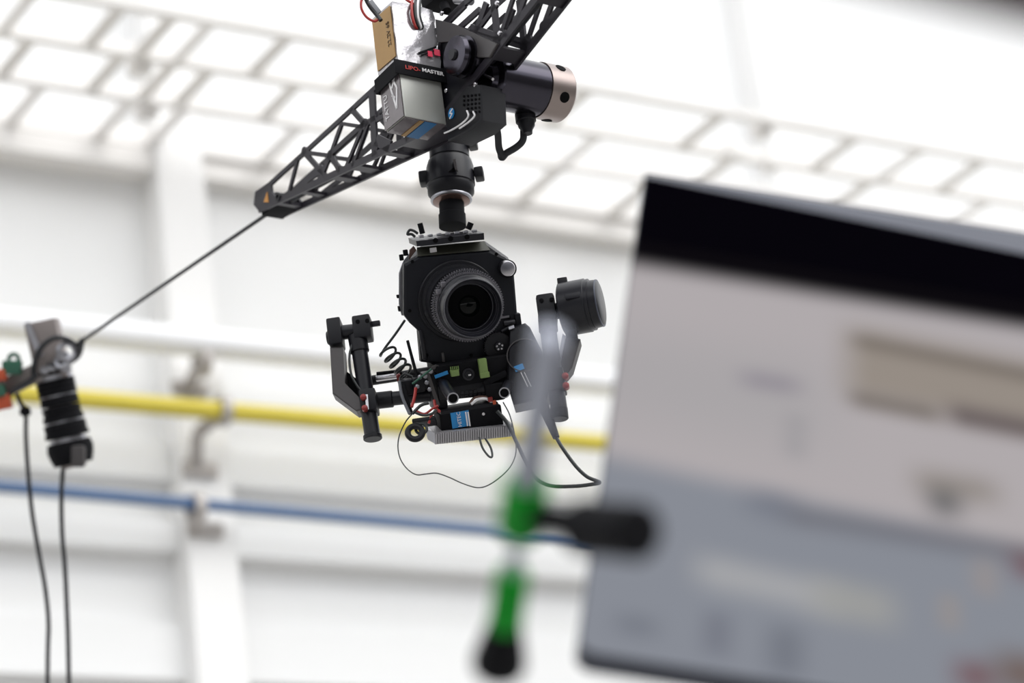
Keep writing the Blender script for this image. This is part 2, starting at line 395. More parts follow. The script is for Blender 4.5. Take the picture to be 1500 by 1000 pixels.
# bottom face: the strip with rectangular openings that joins both plates
def cross(s, wd, half):
    a, b = (lowL, low0) if half == 0 else (low0, lowR); q = a+(b-a)*s
    d = (b-a).normalized(); MB().bar(q, q+Vector((0, NF, 0)), wd, 5, (d.cross(Vector((0, 1, 0))))).build('cross_plate', M['carbon'], dolly, TF, smooth=0)
for s, wd in ((.06, 58), (.245, 15), (.43, 20), (.55, 24), (.72, 18), (.9, 100)): cross(s, wd, 0)
for s, wd in ((.1, 50), (.3, 26), (.52, 26), (.78, 16), (.97, 30)): cross(s, wd, 1)
m = MB(); m.box(lowL+Vector((24, NF/2, 0)), (50, NF-6, 22), bev=3); m.cyl(lowL+Vector((10, 2, 8)), lowL+Vector((10, NF-2, 8)), 9); m.build('end_block', M['matte'], dolly, TF)
q = t_(389, 290, -3); MB().prism([t_(386, 296, -3), t_(393, 296, -3), t_(391, 281, -3)], (0, 1.5, 0)).build('amber_sticker', M['amber'], dolly, TF)
m = MB(); m.ring(t_(406, 288, -4), (0, 1, 0), 7.5, 4, 8, 20); m.build('rope_eyelet', M['black'], dolly, TF)
# spacer and wheel plates in the middle of the frame
m = MB()
m.prism([t_(637, 28, -6), t_(662, 34, -6), t_(728, 64, -6), t_(716, 84, -6), t_(700, 84, -6), t_(668, 60, -6), t_(640, 62, -6)], (0, 5, 0), .8)
m.build('motor_plate', M['grey'], dolly, TF); 
m = MB(); m.prism([t_(632, 62, 2), t_(690, 60, 2), t_(688, 122, 2), t_(655, 160, 2), t_(635, 160, 2)], (0, 5, 0), .8); m.build('wheel_plate', M['satin'], dolly, TF)
for (x, y) in ((636, 57), (655, 133), (697, 124), (648, 20), (733, 49), (729, 5)):
    MB().lathe(t_(x, y, -6), (0, -1, 0), [(0, 3.6), (2.5, 3.6), (3.6, 2.2)], 12).build('bolt', M['chrome'], dolly, TF)
wc = t_(683, 84, -4)
wheel = MB().lathe(wc+Vector((0, -22, 0)), (0, 1, 0), [(0, 20), (1, 28), (7, 30), (9, 23), (15, 23), (17, 31), (22, 31), (25, 24), (32, 24), (34, 33), (42, 33), (43, 20)], 40).build('pulley_wheel', M['motor'], dolly, TF)
MB().lathe(wc+Vector((0, -26, 0)), (0, 1, 0), [(0, 8), (5, 9)], 16).build('axle_cap', M['satin'], wheel, TF)
# drive motor
mc = t_(716, 117, 26)
motor = MB().lathe(mc, (0, 1, 0), [(-6, 20), (0, 26), (2, 38), (4, 40), (84, 40), (85, 38.5)], 56).build('drive_motor', M['motor'], dolly, TF)
MB().lathe(mc+Vector((0, 85, 0)), (0, 1, 0), [(0, 41.5), (40, 41.5), (43, 39), (44, 10)], 56).build('motor_band', M['band'], motor, TF)
def radial(y, ang, r): return mc + Vector((r*math.cos(ang), y, r*math.sin(ang)))
# side of the can that faces the lens: holes in the band
_v = (CAM-TF.o); vx, vz = _v.dot(TA), _v.z; fa = math.atan2(vz, vx)
for da in (-.08, 1.15, 2.3, -1.4):
    a = fa+da; d = Vector((math.cos(a), 0, math.sin(a)))
    MB().cyl(radial(107, a, 40.2), radial(107, a, 42), 8, n=24).build('band_hole', M['void'], motor, TF)
m = MB(); m.cyl(t_(705, 108, 14), t_(722, 116, 14), 2.2, n=8); m.build('clamp_wire', M['chrome'], motor, TF)
ga = fa-1.0; gd = Vector((math.cos(ga), 0, math.sin(ga)))
g0 = t_(768, 160, 96)
gl = MB(); gl.lathe(g0, (0, 0, -1), [(-6, 14), (6, 14), (7, 15), (20, 15), (21, 13), (28, 12), (34, 8), (40, 7)], 24)
gl.build('cable_gland', M['black'], motor, TF)
m = MB(); m.tube([t_(767, 190, 96), t_(766, 205, 96), t_(757, 215, 92), t_(742, 224, 84), t_(737, 228, 80), t_(731, 217, 70), t_(729, 195, 55), t_(723, 168, 44), t_(716, 152, 38)], 5.2, 10)
m.tube([t_(740, 226, 82), t_(735, 231, 80), t_(733, 222, 78)], 5, 8); m.build('motor_cable', M['rope'], motor, TF)
# controller box with vent grid and badge
bx = [t_(664, 150, -8), t_(684, 124, -8), t_(704, 124, -8), t_(706, 176, -8), t_(690, 190, -8), t_(655, 207, -8), t_(652, 170, -8)]
box = MB().prism(bx, (0, 44, 0), 2).build('controller_box', M['black'], dolly, TF)
vg = MB()
for i in range(5):
    for j in range(5):
        if (i, j) in ((0, 4), (1, 4), (0, 3)): continue
        p = t_(679+i*5.6, 141+j*6.2+i*-.6, -9.5); vg.cyl(p, p+Vector((0, 1.2, 0)), 1.9, n=8)
tag(vg.build('vent_grid', M['void'], box, TF), kind='stuff')
bc = t_(660.5, 166, -10); MB().lathe(bc, (0, 1, 0), [(0, 8), (1.5, 8)], 28, ref=(0, 0, 1), sy=.85).build('blue_badge', M['blueprint'], box, TF)
m = MB()
for a, b in (((663, 159), (658.5, 166)), ((658.5, 166), (662.5, 166)), ((662.5, 166), (658.5, 174))): m.bar(t_(*a, -11), t_(*b, -11), 1.8, .8, (0, 1, 0))
m.build('badge_mark', M['pale'], box, TF)
for o in (0, 9):
    MB().tube([t_(684+o, 162+o*.15, -11), t_(686+o, 170, -13), t_(679+o*.8, 179, -13), t_(664+o, 189-o*.1, -12)] + ([t_(651, 195, -11)] if o == 0 else []), 1.3, 8).build('zip_tie', M['pale'], box, TF)
# dark blocks on top of the frame, at the upper picture edge
m = MB(); m.box(t_(655, -2, 24), (52, 60, 24), bev=3); m.cyl(t_(650, 6, 8), t_(654, 16, 8), 7); m.build('top_clamp', M['matte'], dolly, TF)
MB().cyl(t_(668, 0, 10), t_(690, 2, 10), 6).build('clamp_screw', M['bareal'], dolly, TF)

# the rope
rp = [t_(118, 502, NF/2)+Vector((0, 0, 0)), t_(395, 312, NF/2), t_(640, 150, NF/2)]
d0 = (t_(395, 312, NF/2)-t_(120, 499, NF/2)).normalized()
rA = t_(120, 499, NF/2); rB = t_(395, 311, NF/2); 
rend = lowR + Vector((60, NF/2, 6))
r_o = MB().tube([rA, rB, low0+Vector((0, NF/2, 20)), lowR+Vector((0, NF/2, 10)), lowR+Vector((2200, NF/2, 120))], 3.3, 10, smooth=False).build('rope', M['rope'], None, TF)
tag(r_o, 'tight black rope running from the wrapped post up through the dolly', 'rope')

# ---- battery strapped to the near plate
BF = Frame(TF.w(t_(584, 95, -76)), TN, -TA, Z)    # x along the front face away, y along the left face away
bt0 = BF(578, 4, 0).z; bb0 = BF(596, 171, 0).z
FWID, LWID = 72.0, 52.0
btop, bbot = bt0, bb0
pack = thing('battery_pack', BF.w((FWID/2, LWID/2, bbot)), 'tall silver battery pack with a gold label strapped to the dolly', 'battery')
zs = BF(583, 96, 0).z
MB().box((FWID/2, LWID/2, (bbot+zs)/2), (FWID, LWID, zs-bbot), bev=3).build('cell_block', M['cell'], pack, BF)
m = MB(); n = 9; zz = [zs-4+(btop-zs+4)*i/n for i in range(n+1)]
sec = []
for i, z in enumerate(zz):
    k = i/n; s_ = 1.5*math.sin(i*2.1)+ (0 if k < .8 else (k-.8)*14)
    sec.append([Vector((-1+s_*.4, -2, z)), Vector((FWID*.5, -4-s_*.8, z)), Vector((FWID+1-s_, -2, z)), Vector((FWID+1-s_, LWID+1, z)), Vector((-1+s_*.4, LWID+1, z))])
vs = [v for s_ in sec for v in s_]; fs = []
for i in range(n):
    for k in range(5): fs.append((i*5+k, i*5+(k+1) % 5, (i+1)*5+(k+1) % 5, (i+1)*5+k))
fs += [(4, 3, 2, 1, 0), tuple(n*5+k for k in range(5))]
m.add(vs, fs); m.build('clear_wrap', M['wrap'], pack, BF, smooth=30)
gtop = btop-6; gbot = BF(583, 82, 0).z
MB().box((-2.2, LWID*.5, (gtop+gbot)/2), (1.4, LWID*.94, gtop-gbot)).build('gold_label', M['gold'], pack, BF)
lettering('label_print', '22.2V 6S', M['glyph'], pack, BF, (-3.2, LWID*.22, (gtop+gbot)/2), (0, 0, 1), (0, 1, 0), 8, .4)
MB().box((-1.2, LWID*.5, (zs+bbot)/2-6), (1.2, LWID*.98, (zs-bbot)-14)).build('side_film', M['packside'], pack, BF)
lettering('pack_name', 'TATTU', M['pale'], pack, BF, (-2.4, LWID*.76, (zs+bbot)/2-8), (0, 0, 1), (0, 1, 0), 9, .4)
m = MB()
zm = (zs+bbot)/2
for a, b in (((.5, 26), (.28, -22)), ((.28, -22), (.16, 10)), ((.16, 10), (.36, 30)), ((.4, 14), (.2, 30)), ((.3, -4), (.44, 4))):
    m.bar((-2.3, LWID*a[0], zm+a[1]), (-2.3, LWID*b[0], zm+b[1]), 3.4, .6, (1, 0, 0))
m.build('print_flash', M['pale'], pack, BF)
m = MB(); m.box((FWID*.5, LWID*.5, bbot-.7), (FWID*.96, LWID*.96, 1.2)); m.build('base_film', M['packside'], pack, BF)
m = MB(); m.box((FWID*.62, LWID*.5, bbot-1.8), (20, LWID*.95, 1)); m.build('blue_stripe', M['bluedeep'], pack, BF)
m = MB(); m.box((FWID*.4, LWID*.5, bbot-1.8), (7, LWID*.95, 1)); m.build('pale_stripe', M['gold'], pack, BF)
m = MB(); m.bar(BF(613, 78, -5), BF(639, 69, -5), 3, 1, (0, 1, 0)); m.bar(BF(617, 81, -5), BF(640, 73, -5), 2, 1, (0, 1, 0)); m.build('wrap_stripe', M['matte'], pack, BF)
m = MB(); m.box(BF(630, 79, -5), (8, 1.2, 9)); m.box(BF(640, 77, -5), (10, 1.2, 10)); m.build('pink_print', M['pink'], pack, BF)
for k, (dx, mt) in enumerate(((0, 'redwire'), (4.5, 'cable'), (8, 'pale'), (11, 'cable'))):
    MB().tube([BF(606+dx, -6, 6), BF(603+dx*1.1, 6, -7), BF(604+dx, 24, -9), BF(608+dx, 38, -7), BF(611+dx*.6, 42, -4)], 2.1, 8).build('balance_wire', M[mt], pack, BF)
MB().tube([BF(556, -6, 10), BF(533, -4, 14), BF(529, 10, 16), BF(536, 24, 16), BF(548, 31, 12), BF(556, 27, 8)], 2.0, 8).build('power_lead', M['redwire'], pack, BF)
MB().tube([BF(533, -8, 14), BF(541, 8, 14), BF(552, 22, 10), BF(558, 30, 6)], 3.2, 8).build('power_lead', M['cable'], pack, BF)
MB().tube([BF(590, -6, 8), BF(596, 0, -3), BF(606, 6, -5)], 2.0, 8).build('power_lead', M['redwire'], pack, BF)
MB().bar(BF(541, 2, 12), BF(555, 20, 10), 9, 6, (0, 1, 0), 1).build('lead_plug', M['greycable'], pack, BF)
# strap round the pack
z1, z2 = BF(583, 86, -6).z, BF(583, 107, -6).z; zmid = (z1+z2)/2; hh = (z1-z2)*.96
st = thing('battery_strap', BF.w((FWID/2, LWID/2, zmid)), 'black webbing strap with red and white lettering round the battery pack', 'strap')
m = MB(); e = 4.5
m.box((FWID/2+2, -e, zmid), (FWID+2*e+16, 2.4, hh), bev=.6); m.box((FWID+e+8, LWID/2, zmid), (2.4, LWID+2*e, hh), bev=.6)
drop = -BF.loc(TF.w(t_(583, 96, -76))).z + BF(553, 143, LWID).z
m.prism([(-e, -e-1, zmid+hh/2), (-e, LWID+e, zmid+hh/2-4), (-e, LWID+e, zmid-hh/2-4), (-e, -e-1, zmid-hh/2)], (-2.4, 0, 0))
m.box((FWID/2, LWID+e, zmid-3), (FWID+2*e, 2.4, hh)); m.build('webbing', M['matte'], st, BF)
lettering('red_lettering', 'LIPO-', M['red'], st, BF, (FWID*.27, -e-1.9, zmid+.5), (1, 0, 0), (0, 0, 1), 6.2, .4, 1.25, .01)
lettering('white_lettering', 'MASTER', M['pale'], st, BF, (FWID*.75, -e-1.9, zmid+1.5), (1, 0, 0), (0, 0, 1), 5.8, .4, 1.25, .01)

# ================================================================== HANGING COLUMN
yg = rad(-3)
GX = Vector((math.cos(yg), math.sin(yg), 0)); GY = Vector((-math.sin(yg), math.cos(yg), 0))
G = Frame(P(672, 560, 3.975), GX, GY, Z)
g = lambda px, py, y=0: G(px, py, y)
mast = thing('hanging_column', G.w(g(664, 300, 0)), 'stepped black quick-release column hanging from the dolly above the cinema camera', 'camera mount')
a0, a1 = g(657, 200, 0), g(663, 332, 0); ax = (a1-a0).normalized(); Lm = (a1-a0).length
def at(py): return (py-200)/132*Lm
m = MB().lathe(a0, ax, [(at(186), 27), (at(203), 28), (at(204), 33), (at(214), 33), (at(215), 30), (at(233), 30.5), (at(234), 29), (at(236), 29), (at(237), 33), (at(246), 36), (at(272), 37), (at(273), 35), (at(276), 35)], 48)
m.build('upper_collar', M['satin'], mast, G)
MB().lathe(a0, ax, [(at(276), 35.5), (at(284), 35), (at(290), 30), (at(291), 26)], 48).build('lower_collar', M['black'], mast, G)
MB().lathe(a0, ax, [(at(291), 31), (at(293), 31.5), (at(294.5), 31), (at(295), 28)], 48).build('bright_rim', M['bareal'], mast, G)
MB().lathe(a0, ax, [(at(292), 28), (at(296), 28), (at(300), 12), (at(300), 4)], 48).build('bronze_dish', M['bronze'], mast, G)
MB().lathe(a0, ax, [(at(294), 9), (at(297), 19), (at(314), 19), (at(315), 20.5), (at(332), 20.5)], 32).build('stem', M['matte'], mast, G)
for (x, y, s_) in ((621, 262, (14, 22, 20)), (702, 255, (14, 22, 18)), (692, 206, (14, 26, 24)), (632, 212, (12, 20, 16))):
    MB().box(g(x, y, 0), s_, bev=3).build('lug', M['black'], mast, G)
m = MB(); m.prism([g(664, 236, -36), g(668, 235, -36), g(671, 252, -36), g(667, 250, -36)], (0, -6, 0)); m.build('latch_lever', M['grey'], mast, G)
MB().prism([g(657, 252, -37), g(666, 244, -37), g(667, 252, -37)], (0, -1, 0)).build('latch_mark', M['void'], mast, G)

# ================================================================== CINEMA CAMERA
LD = (RT*.185 - UP*.098 - FW*.979).normalized()
bX = RT*math.cos(rad(8)) + UP*math.sin(rad(8)); bX = (bX - LD*bX.dot(LD)).normalized(); bZ = (-LD).cross(bX)*-1
if bZ.dot(UP) < 0: bZ = -bZ
B = Frame(P(671, 440, 3.985), bX, -LD, bZ)
b = lambda px, py, y=0: B(px, py, y)
kam = thing('cinema_camera', B.w(b(672, 530, 60)), 'black boxy cinema camera with a large round lens, held in the gimbal', 'camera')
front = [b(*q, 0) for q in ((612, 376), (592, 387), (592, 461), (602, 474), (613, 484), (617, 530), (648, 534), (702, 528), (760, 500), (759, 474), (752, 388), (740, 377), (718, 367))]
MB().prism(front, (0, 22, 0), 2.5).build('front_plate', M['body'], kam, B)
back = [b(*q, 20) for q in ((620, 366), (600, 384), (597, 460), (608, 474), (624, 484), (627, 524), (700, 522), (750, 490), (748, 384), (714, 360))]
body = MB().prism(back, (12, 90, 0), 3).build('body', M['body'], kam, B)
MB().prism([b(612, 375, -1), b(718, 366, -1), b(709, 353, 22), b(611, 362, 22)], (0, 6, -1)).build('olive_strip', M['olive'], kam, B)
MB().box(b(634.5, 366, 6), (10, 3, 7), bev=.6).build('pale_tab', M['pale'], kam, B)
# left flank with its bright details
fl_ = MB().prism([b(608, 362, 30), b(598, 372, 30), b(589, 385, 30), b(584, 400, 30), b(584, 445, 30), b(588, 462, 30), b(594, 462, 30), b(594, 388, 30)], (4, 18, 0), 1).build('side_panel', M['bareal'], kam, B)
MB().prism([b(600, 366, 26), b(606, 360, 26), b(610, 366, 26), b(599, 381, 26)], (0, 4, 0)).build('side_plate', M['bronze'], fl_, B)
for c_b, s_b in (((594, 370, 28), (7, 6, 9)), ((588, 377, 30), (6, 6, 9)), ((583, 434, 34), (4, 8, 5)), ((585, 452, 34), (4, 8, 8))):
    MB().box(b(*c_b), s_b, bev=1).build('side_button', M['matte'], fl_, B)
# lower front details
MB().box(b(619, 505, -2), (6, 6, 44), bev=2).build('edge_guard', M['satin'], kam, B)
MB().box(b(649, 523, -3), (4, 5, 14), bev=1).build('foot_latch', M['grey'], kam, B)
for k, (x, y) in enumerate(((748, 437), (748, 442))): MB().box(b(740, 464, -2), (12, 2, 3)).build('front_mark', M['rib'], kam, B) if k == 0 else None
for (x, y) in ((604, 383), (727, 372), (600, 455), (746, 465), (625, 520), (690, 520)):
    MB().lathe(b(x, y, -1), (0, -1, 0), [(0, 2.6), (1.2, 2.6)], 10).build('screw', M['void'], kam, B)
# mount disc
c0 = b(671, 440, 0)
MB().lathe(c0, (0, -1, 0), [(0, 60), (5, 60), (6.5, 58.5), (6.5, 55), (9, 54), (10, 50), (34, 48)], 64).build('lens_mount', M['black'], kam, B)
MB().lathe(b(626, 458, -7), (0, -1, 0), [(0, 5), (5, 5), (6, 3)], 14).build('mount_release', M['satin'], kam, B)
# lens
ln = MB().lathe(c0+Vector((0, -34, 0)), (0, -1, 0), [(0, 44), (38, 45), (40, 47), (52, 47), (53, 45), (58, 45), (60, 46), (72, 46), (74, 44), (88, 43.5), (94, 43), (96, 42), (96, 40.5), (90, 38), (86, 37), (82, 34.5), (74, 33.5), (60, 31)], 72).build('lens', M['satin'], kam, B)
MB().gear(c0+Vector((0, -80, 0)), (0, -1, 0), 53, 44, 5, 84, 2.6).build('gear_ring', M['rib'], ln, B)
MB().ring(c0+Vector((0, -86, 0)), (0, -1, 0), 50.5, 44, 6, 72).build('scale_ring', M['satin'], ln, B)
MB().gear(c0+Vector((0, -93, 0)), (0, -1, 0), 50, 46.4, 5, 110, 1.6).build('focus_ring', M['rib'], ln, B)
f0 = c0+Vector((0, -130, 0))
for dy_, ra_, rb_, mt_ in ((0, 42, 41.2, 'rim'), (8, 38.4, 37.6, 'rim'), (13, 36.2, 35.6, 'rim'), (26, 33, 32.4, 'rim')):
    MB().ring(f0+Vector((0, dy_, 0)), (0, -1, 0), ra_, rb_, 1.2, 72).build('rim_highlight', M[mt_], ln, B)  # highlights along the lens rims, put in as thin pale rings
cap_ = lambda R, h: [(h*math.sin(a*math.pi/20), R*math.cos(a*math.pi/20)) for a in range(0, 10)] + [(h, 0)]
MB().lathe(c0+Vector((0, -96, 0)), (0, -1, 0), [(0, 31), (-4, 28), (-12, 21)], 48).build('inner_cone', M['void'], ln, B)
MB().lathe(c0+Vector((0, -84, 0)), (0, -1, 0), cap_(24, 16), 48).build('front_glass', M['lens'], ln, B)
m = MB()
for a_ in (2.3, 2.55):
    m.box(c0+Vector((49*math.cos(a_), -96, 49*math.sin(a_))), (7, 9, 7), bev=1)
m.build('lens_tab', M['rib'], ln, B)
# knobs on the front
kb = MB().lathe(b(742, 393, 0), (0, -1, 0), [(0, 13), (4, 13.5), (9, 13.5), (10, 12.5)], 32).build('knob', M['matte'], kam, B)
MB().lathe(b(742, 393, -10), (0, -1, 0), [(0, 12), (8, 11.6), (10, 10.5), (10.5, 4)], 32).build('knob_cap', M['chrome'], kb, B)
k2 = MB().gear(b(728, 506, -4), (0, -1, 0), 21, 4, 10, 40, 1.6).build('gear_knob', M['black'], kam, B)
kc = b(731, 507, -15); MB().lathe(kc, (0, -1, 0), [(0, 7), (4, 6.5), (4.5, 3)], 18).build('gear_hub', M['satin'], k2, B)
m = MB()
for i in range(5):
    a_ = i*2*math.pi/5+.3; m.cyl(kc+Vector((4.2*math.cos(a_), -4, 4.2*math.sin(a_))), kc+Vector((4.2*math.cos(a_), -6, 4.2*math.sin(a_))), 1.5, n=8)
m.build('star_bolt', M['chrome'], k2, B)
m = MB()
for i in range(6): m.box(b(710.5, 501+i*2.6, -6), (2, 2, 1.4))
m.build('scale_mark', M['rib'], k2, B)
MB().box(b(758, 470, 4), (9, 18, 24), bev=2).build('side_lug', M['body'], kam, B)
m = MB(); m.cyl(b(738, 474, -8), b(754, 472, -8), 4.5, n=14); m.cyl(b(735, 485, -10), b(752, 476, -10), 2.4, n=10); m.build('lock_lever', M['satin'], kam, B)
# top plate
tp = [b(609.5, 353, -8), b(611, 361, -8), b(709.5, 351, -8), b(709, 341, -8)]
top = MB().prism(tp, (0, 78, 0), 1).build('top_plate', M['satin'], kam, B)
for (x, y) in ((638, 352), (660, 349.5), (684, 347)):
    MB().lathe(b(x, y, -9), (0, -1, 0), [(0, 3.8), (.8, 3.8)], 16).build('thread_hole', M['void'], top, B)
m = MB()
for i in range(7):
    m.box(b(617+i*13, 346-i*1.3, 8+6*(i % 3)), (7, 9, 4), bev=1)
m.build('top_fitting', M['bareal'], top, B)
MB().cyl(b(619, 342, 20), b(615, 327, 20), 4, n=12).build('tie_down_lever', M['matte'], top, B)
MB().cyl(b(686, 336, 30), b(690, 326, 30), 4.5, n=12).build('tie_down_lever', M['matte'], top, B)
m = MB(); m.tube([b(612, 342, 25), b(606, 338, 25), b(600, 337, 25), b(597, 343, 25), b(603, 343, 25), b(608, 347, 25)], 2, 8); m.build('safety_loop', M['cable'], top, B)

# ================================================================== GIMBAL
gim = thing('camera_gimbal', G.w(g(672, 600, 40)), 'black motorised handheld gimbal frame cradling the cinema camera', 'gimbal')
# crossbar
MB().cyl(g(534, 588, 10), g(800, 560, 10), 10.5, n=28).build('crossbar', M['satin'], gim, G)
MB().cyl(g(548, 587, 10), g(576, 584, 10), 12.5, n=28, ch=1.5).build('crossbar_sleeve', M['black'], gim, G)
MB().cyl(g(545, 557, 45), g(630, 544, 45), 7.5, n=20).build('upper_rail', M['black'], gim, G)
MB().cyl(g(551, 554.5, 32), g(583, 550, 32), 4.6, n=18).build('silver_rod', M['chrome'], gim, G)
MB().cyl(g(552, 549, 34), g(588, 545, 34), 4.5, n=14).build('cable_sleeve', M['matte'], gim, G)
MB().lathe(g(582, 556, 28), GX*0+Vector((1, 0, .1)), [(0, 8), (3, 9), (6, 8)], 20).build('red_collar', M['redknob'], gim, G)
# left arm
MB().cyl(g(524.5, 500, -14), g(546, 640, -14), 11.8, n=28).build('handle', M['satin'], gim, G)
MB().cyl(g(545.5, 637, -14), g(546.2, 643.5, -14), 13.8, n=28, ch=1).build('handle_cap', M['black'], gim, G)
MB().cyl(g(523, 492, -14), g(527.5, 516, -14), 14, n=28, ch=1).build('handle_collar', M['black'], gim, G)
m = MB(); m.box(g(531.5, 482, -14), (27, 30, 36), bev=3.5); hd = m.build('clamp_head', M['black'], gim, G)
for x in (524, 538): MB().lathe(g(x, 471-.1*(x-524), -29), (0, -1, 0), [(0, 3.2), (1, 3.2)], 12).build('bolt', M['void'], hd, G)
MB().bar(g(543, 475, -14), g(557, 473, -14), 8, 6, (0, 1, 0), 1.5).build('clamp_lever', M['black'], hd, G)
MB().cyl(g(500, 487, -10), g(520, 485, -10), 11, n=28).build('arm_tube', M['satin'], gim, G)
lm = MB().box(g(492, 490, -10), (21, 36, 42), bev=3).build('end_block', M['black'], gim, G)
MB().lathe(g(481.5, 495, -10), (-1, 0, 0), [(-3, 10), (2, 10), (3, 8)], 20).build('block_cap', M['satin'], lm, G)
arm = [g(*q, -24) for q in ((483, 508), (502.5, 508), (503.5, 560), (527, 583), (530, 600), (522, 602), (487, 576))]
MB().prism(arm, (0, 30, 0), 1.5).build('side_arm', M['grey'], gim, G)
MB().prism([g(*q, 6) for q in ((503, 540), (530, 560), (530, 588), (520, 580), (504, 566))], (0, 26, 0), 1).build('arm_gusset', M['matte'], gim, G)
cl = MB().box(g(541, 590, -14), (24, 34, 34), bev=3).build('tube_clamp', M['black'], gim, G)
m = MB(); m.lathe(g(532.5, 582, -34), (0, -1, 0), [(-4, 4.6), (3, 4.6), (4, 3)], 14); m.lathe(g(534.5, 598, -34), (0, -1, 0), [(-4, 4.6), (3, 4.6), (4, 3)], 14); m.build('red_knob', M['redknob'], cl, G)
MB().bar(g(537, 578, -33), g(538.5, 600, -33), 4, 3, (0, 1, 0)).build('clamp_screw', M['chrome'], cl, G)
MB().tube([g(518, 498, -22), g(512, 520, -24), g(514, 546, -24), g(522, 563, -24), g(530, 573, -22)], 1.8, 8).build('arm_cable', M['cable'], gim, G)
# right arm
MB().cyl(g(800, 462, -14), g(819, 600, -14), 12.2, n=28).build('handle', M['satin'], gim, G)
MB().cyl(g(818.5, 598, -14), g(820, 614, -14), 13, n=28, ch=1).build('handle_cap', M['black'], gim, G)
MB().cyl(g(802, 466, -14), g(803.5, 486, -14), 14, n=28, ch=1).build('handle_collar', M['black'], gim, G)
hd2 = MB().box(g(801, 453.5, -14), (27, 30, 42), bev=5).build('clamp_head', M['black'], gim, G)
for x in (793, 808): MB().lathe(g(x, 440-.1*(x-793), -30), (0, -1, 0), [(0, 3.2), (1, 3.2)], 12).build('bolt', M['void'], hd2, G)
MB().cyl(g(810, 456, -4), g(828, 454, -2), 12, n=24).build('arm_tube', M['matte'], gim, G)
mdir = Vector((1, -.16, -.03)).normalized(); m0 = g(823, 454, 0)
pm = MB().lathe(m0, mdir, [(0, 36), (2, 40), (40, 40), (41, 38.5), (46, 38.5), (46.5, 36), (57, 35), (60, 31), (61, 8)], 56).build('pan_motor', M['satin'], gim, G)
MB().lathe(m0+mdir*57, mdir, [(0, 35.6), (1.5, 35.2)], 48).build('motor_ring', M['housing'], pm, G)
for c_b, s_b in (((7, 0, 39), (15, 34, 12)), ((9, 0, -36), (17, 40, 16))):
    MB().box(m0+Vector(c_b), s_b, bev=2).build('motor_flange', M['black'], pm, G)
MB().box(g(839, 434, -42), (22, 8, 9), bev=1.5).build('motor_plug', M['satin'], pm, G)
MB().prism([g(*q, 4) for q in ((827, 492), (850, 496), (838, 538), (830, 548), (818, 556), (816, 544))], (0, 30, 0), 1.5).build('side_arm', M['grey'], gim, G)
MB().prism([g(*q, 0) for q in ((824, 488), (829, 492), (821, 530), (816, 530))], (0, 6, 0), 1).build('arm_edge', M['bareal'], gim, G)
cl2 = MB().box(g(815, 560, -14), (26, 34, 34), bev=3).build('tube_clamp', M['black'], gim, G)
m = MB(); m.lathe(g(828, 551, -30), (0, -1, 0), [(-6, 5), (3, 5), (4, 3)], 14); m.lathe(g(829, 565, -30), (0, -1, 0), [(-6, 5), (3, 5), (4, 3)], 14); m.build('red_knob', M['redknob'], cl2, G)
# roll motor housing right of the lens
rm = MB().prism([g(*q, -10) for q in ((746, 479), (769, 472), (776, 478), (801, 528), (806, 560), (800, 588), (782, 586), (752, 592), (742, 560))], (0, 40, 0), 3).build('roll_motor', M['satin'], gim, G)
MB().prism([g(*q, -11) for q in ((745, 480), (753, 477), (754, 481), (746, 484))], (0, -3, 0)).build('pale_corner', M['bareal'], rm, G)
MB().ring(g(768, 520, -12), (0, -1, 0), 26, 24.5, 1.2, 48).build('motor_seam', M['grey'], rm, G)
MB().bar(g(754, 541, -12), g(767, 536, -12), 9, 1.4, (0, 1, 0)).build('blue_sticker', M['blueprint'], rm, G)
for o in (0, 5): MB().bar(g(763+o, 545, -12), g(773+o, 566, -12), 1.2, 1, (0, 1, 0)).build('sticker_line', M['pale'], rm, G)
# camera plate, rods and clamps in the middle
MB().box(b(688, 540, 10), (112, 90, 34), bev=2).build('camera_plate', M['matte'], gim, B)
MB().box(b(694, 563, 6), (120, 80, 22), bev=2).build('base_plate', M['black'], gim, B)
m = MB()
for i in range(8): m.box(b(677+i*6.2, 575-i*.7, -34), (4.2, 4, 4))
for i in range(8): m.box(b(677+i*6.2, 580-i*.7, -34), (4.2, 4, 3))
tag(m.build('knurled_edge', M['satin'], gim, B), kind='stuff')
pc = MB().lathe(b(686, 548, -36), (0, -1, 0), [(0, 9), (2, 9), (2.5, 6), (1, 5)], 24).build('plate_lock', M['satin'], gim, B)
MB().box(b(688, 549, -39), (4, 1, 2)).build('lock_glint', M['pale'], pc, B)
for (p, q, r) in (((645, 555, -5), (663.5, 583, -125), 8.0), ((748, 556, -5), (739, 575, -115), 7.6)):
    rd = MB().cyl(b(*p), b(*q), r, n=24).build('support_rod', M['satin'], gim, B)
    e = b(*q); dd = (e-b(*p)).normalized(); MB().ring(e-dd*.4, dd, r+.4, r-1.2, 1.4, 24).build('rod_rim', M['bareal'], rd, B); MB().lathe(e+dd*.1, dd, [(0, r-1.2), (.6, r-1.4)], 24).build('rod_bore', M['void'], rd, B)
m = MB(); m.box(b(640, 575, -10), (22, 40, 44), bev=3); m.box(b(628, 556, -16), (20, 30, 24), bev=3); m.box(b(613, 562, -20), (16, 26, 22), bev=3); m.box(b(596, 566, -6), (18, 30, 22), bev=4); m.build('rod_clamp', M['black'], gim, B)
m = MB(); m.box(b(722, 572, -26), (28, 40, 26), bev=3); m.box(b(742, 560, -20), (26, 36, 30), bev=3); m.bar(b(708, 562, -40), b(742, 546, -40), 9, 8, (0, 1, 0), 2); m.build('rod_clamp', M['matte'], gim, B)
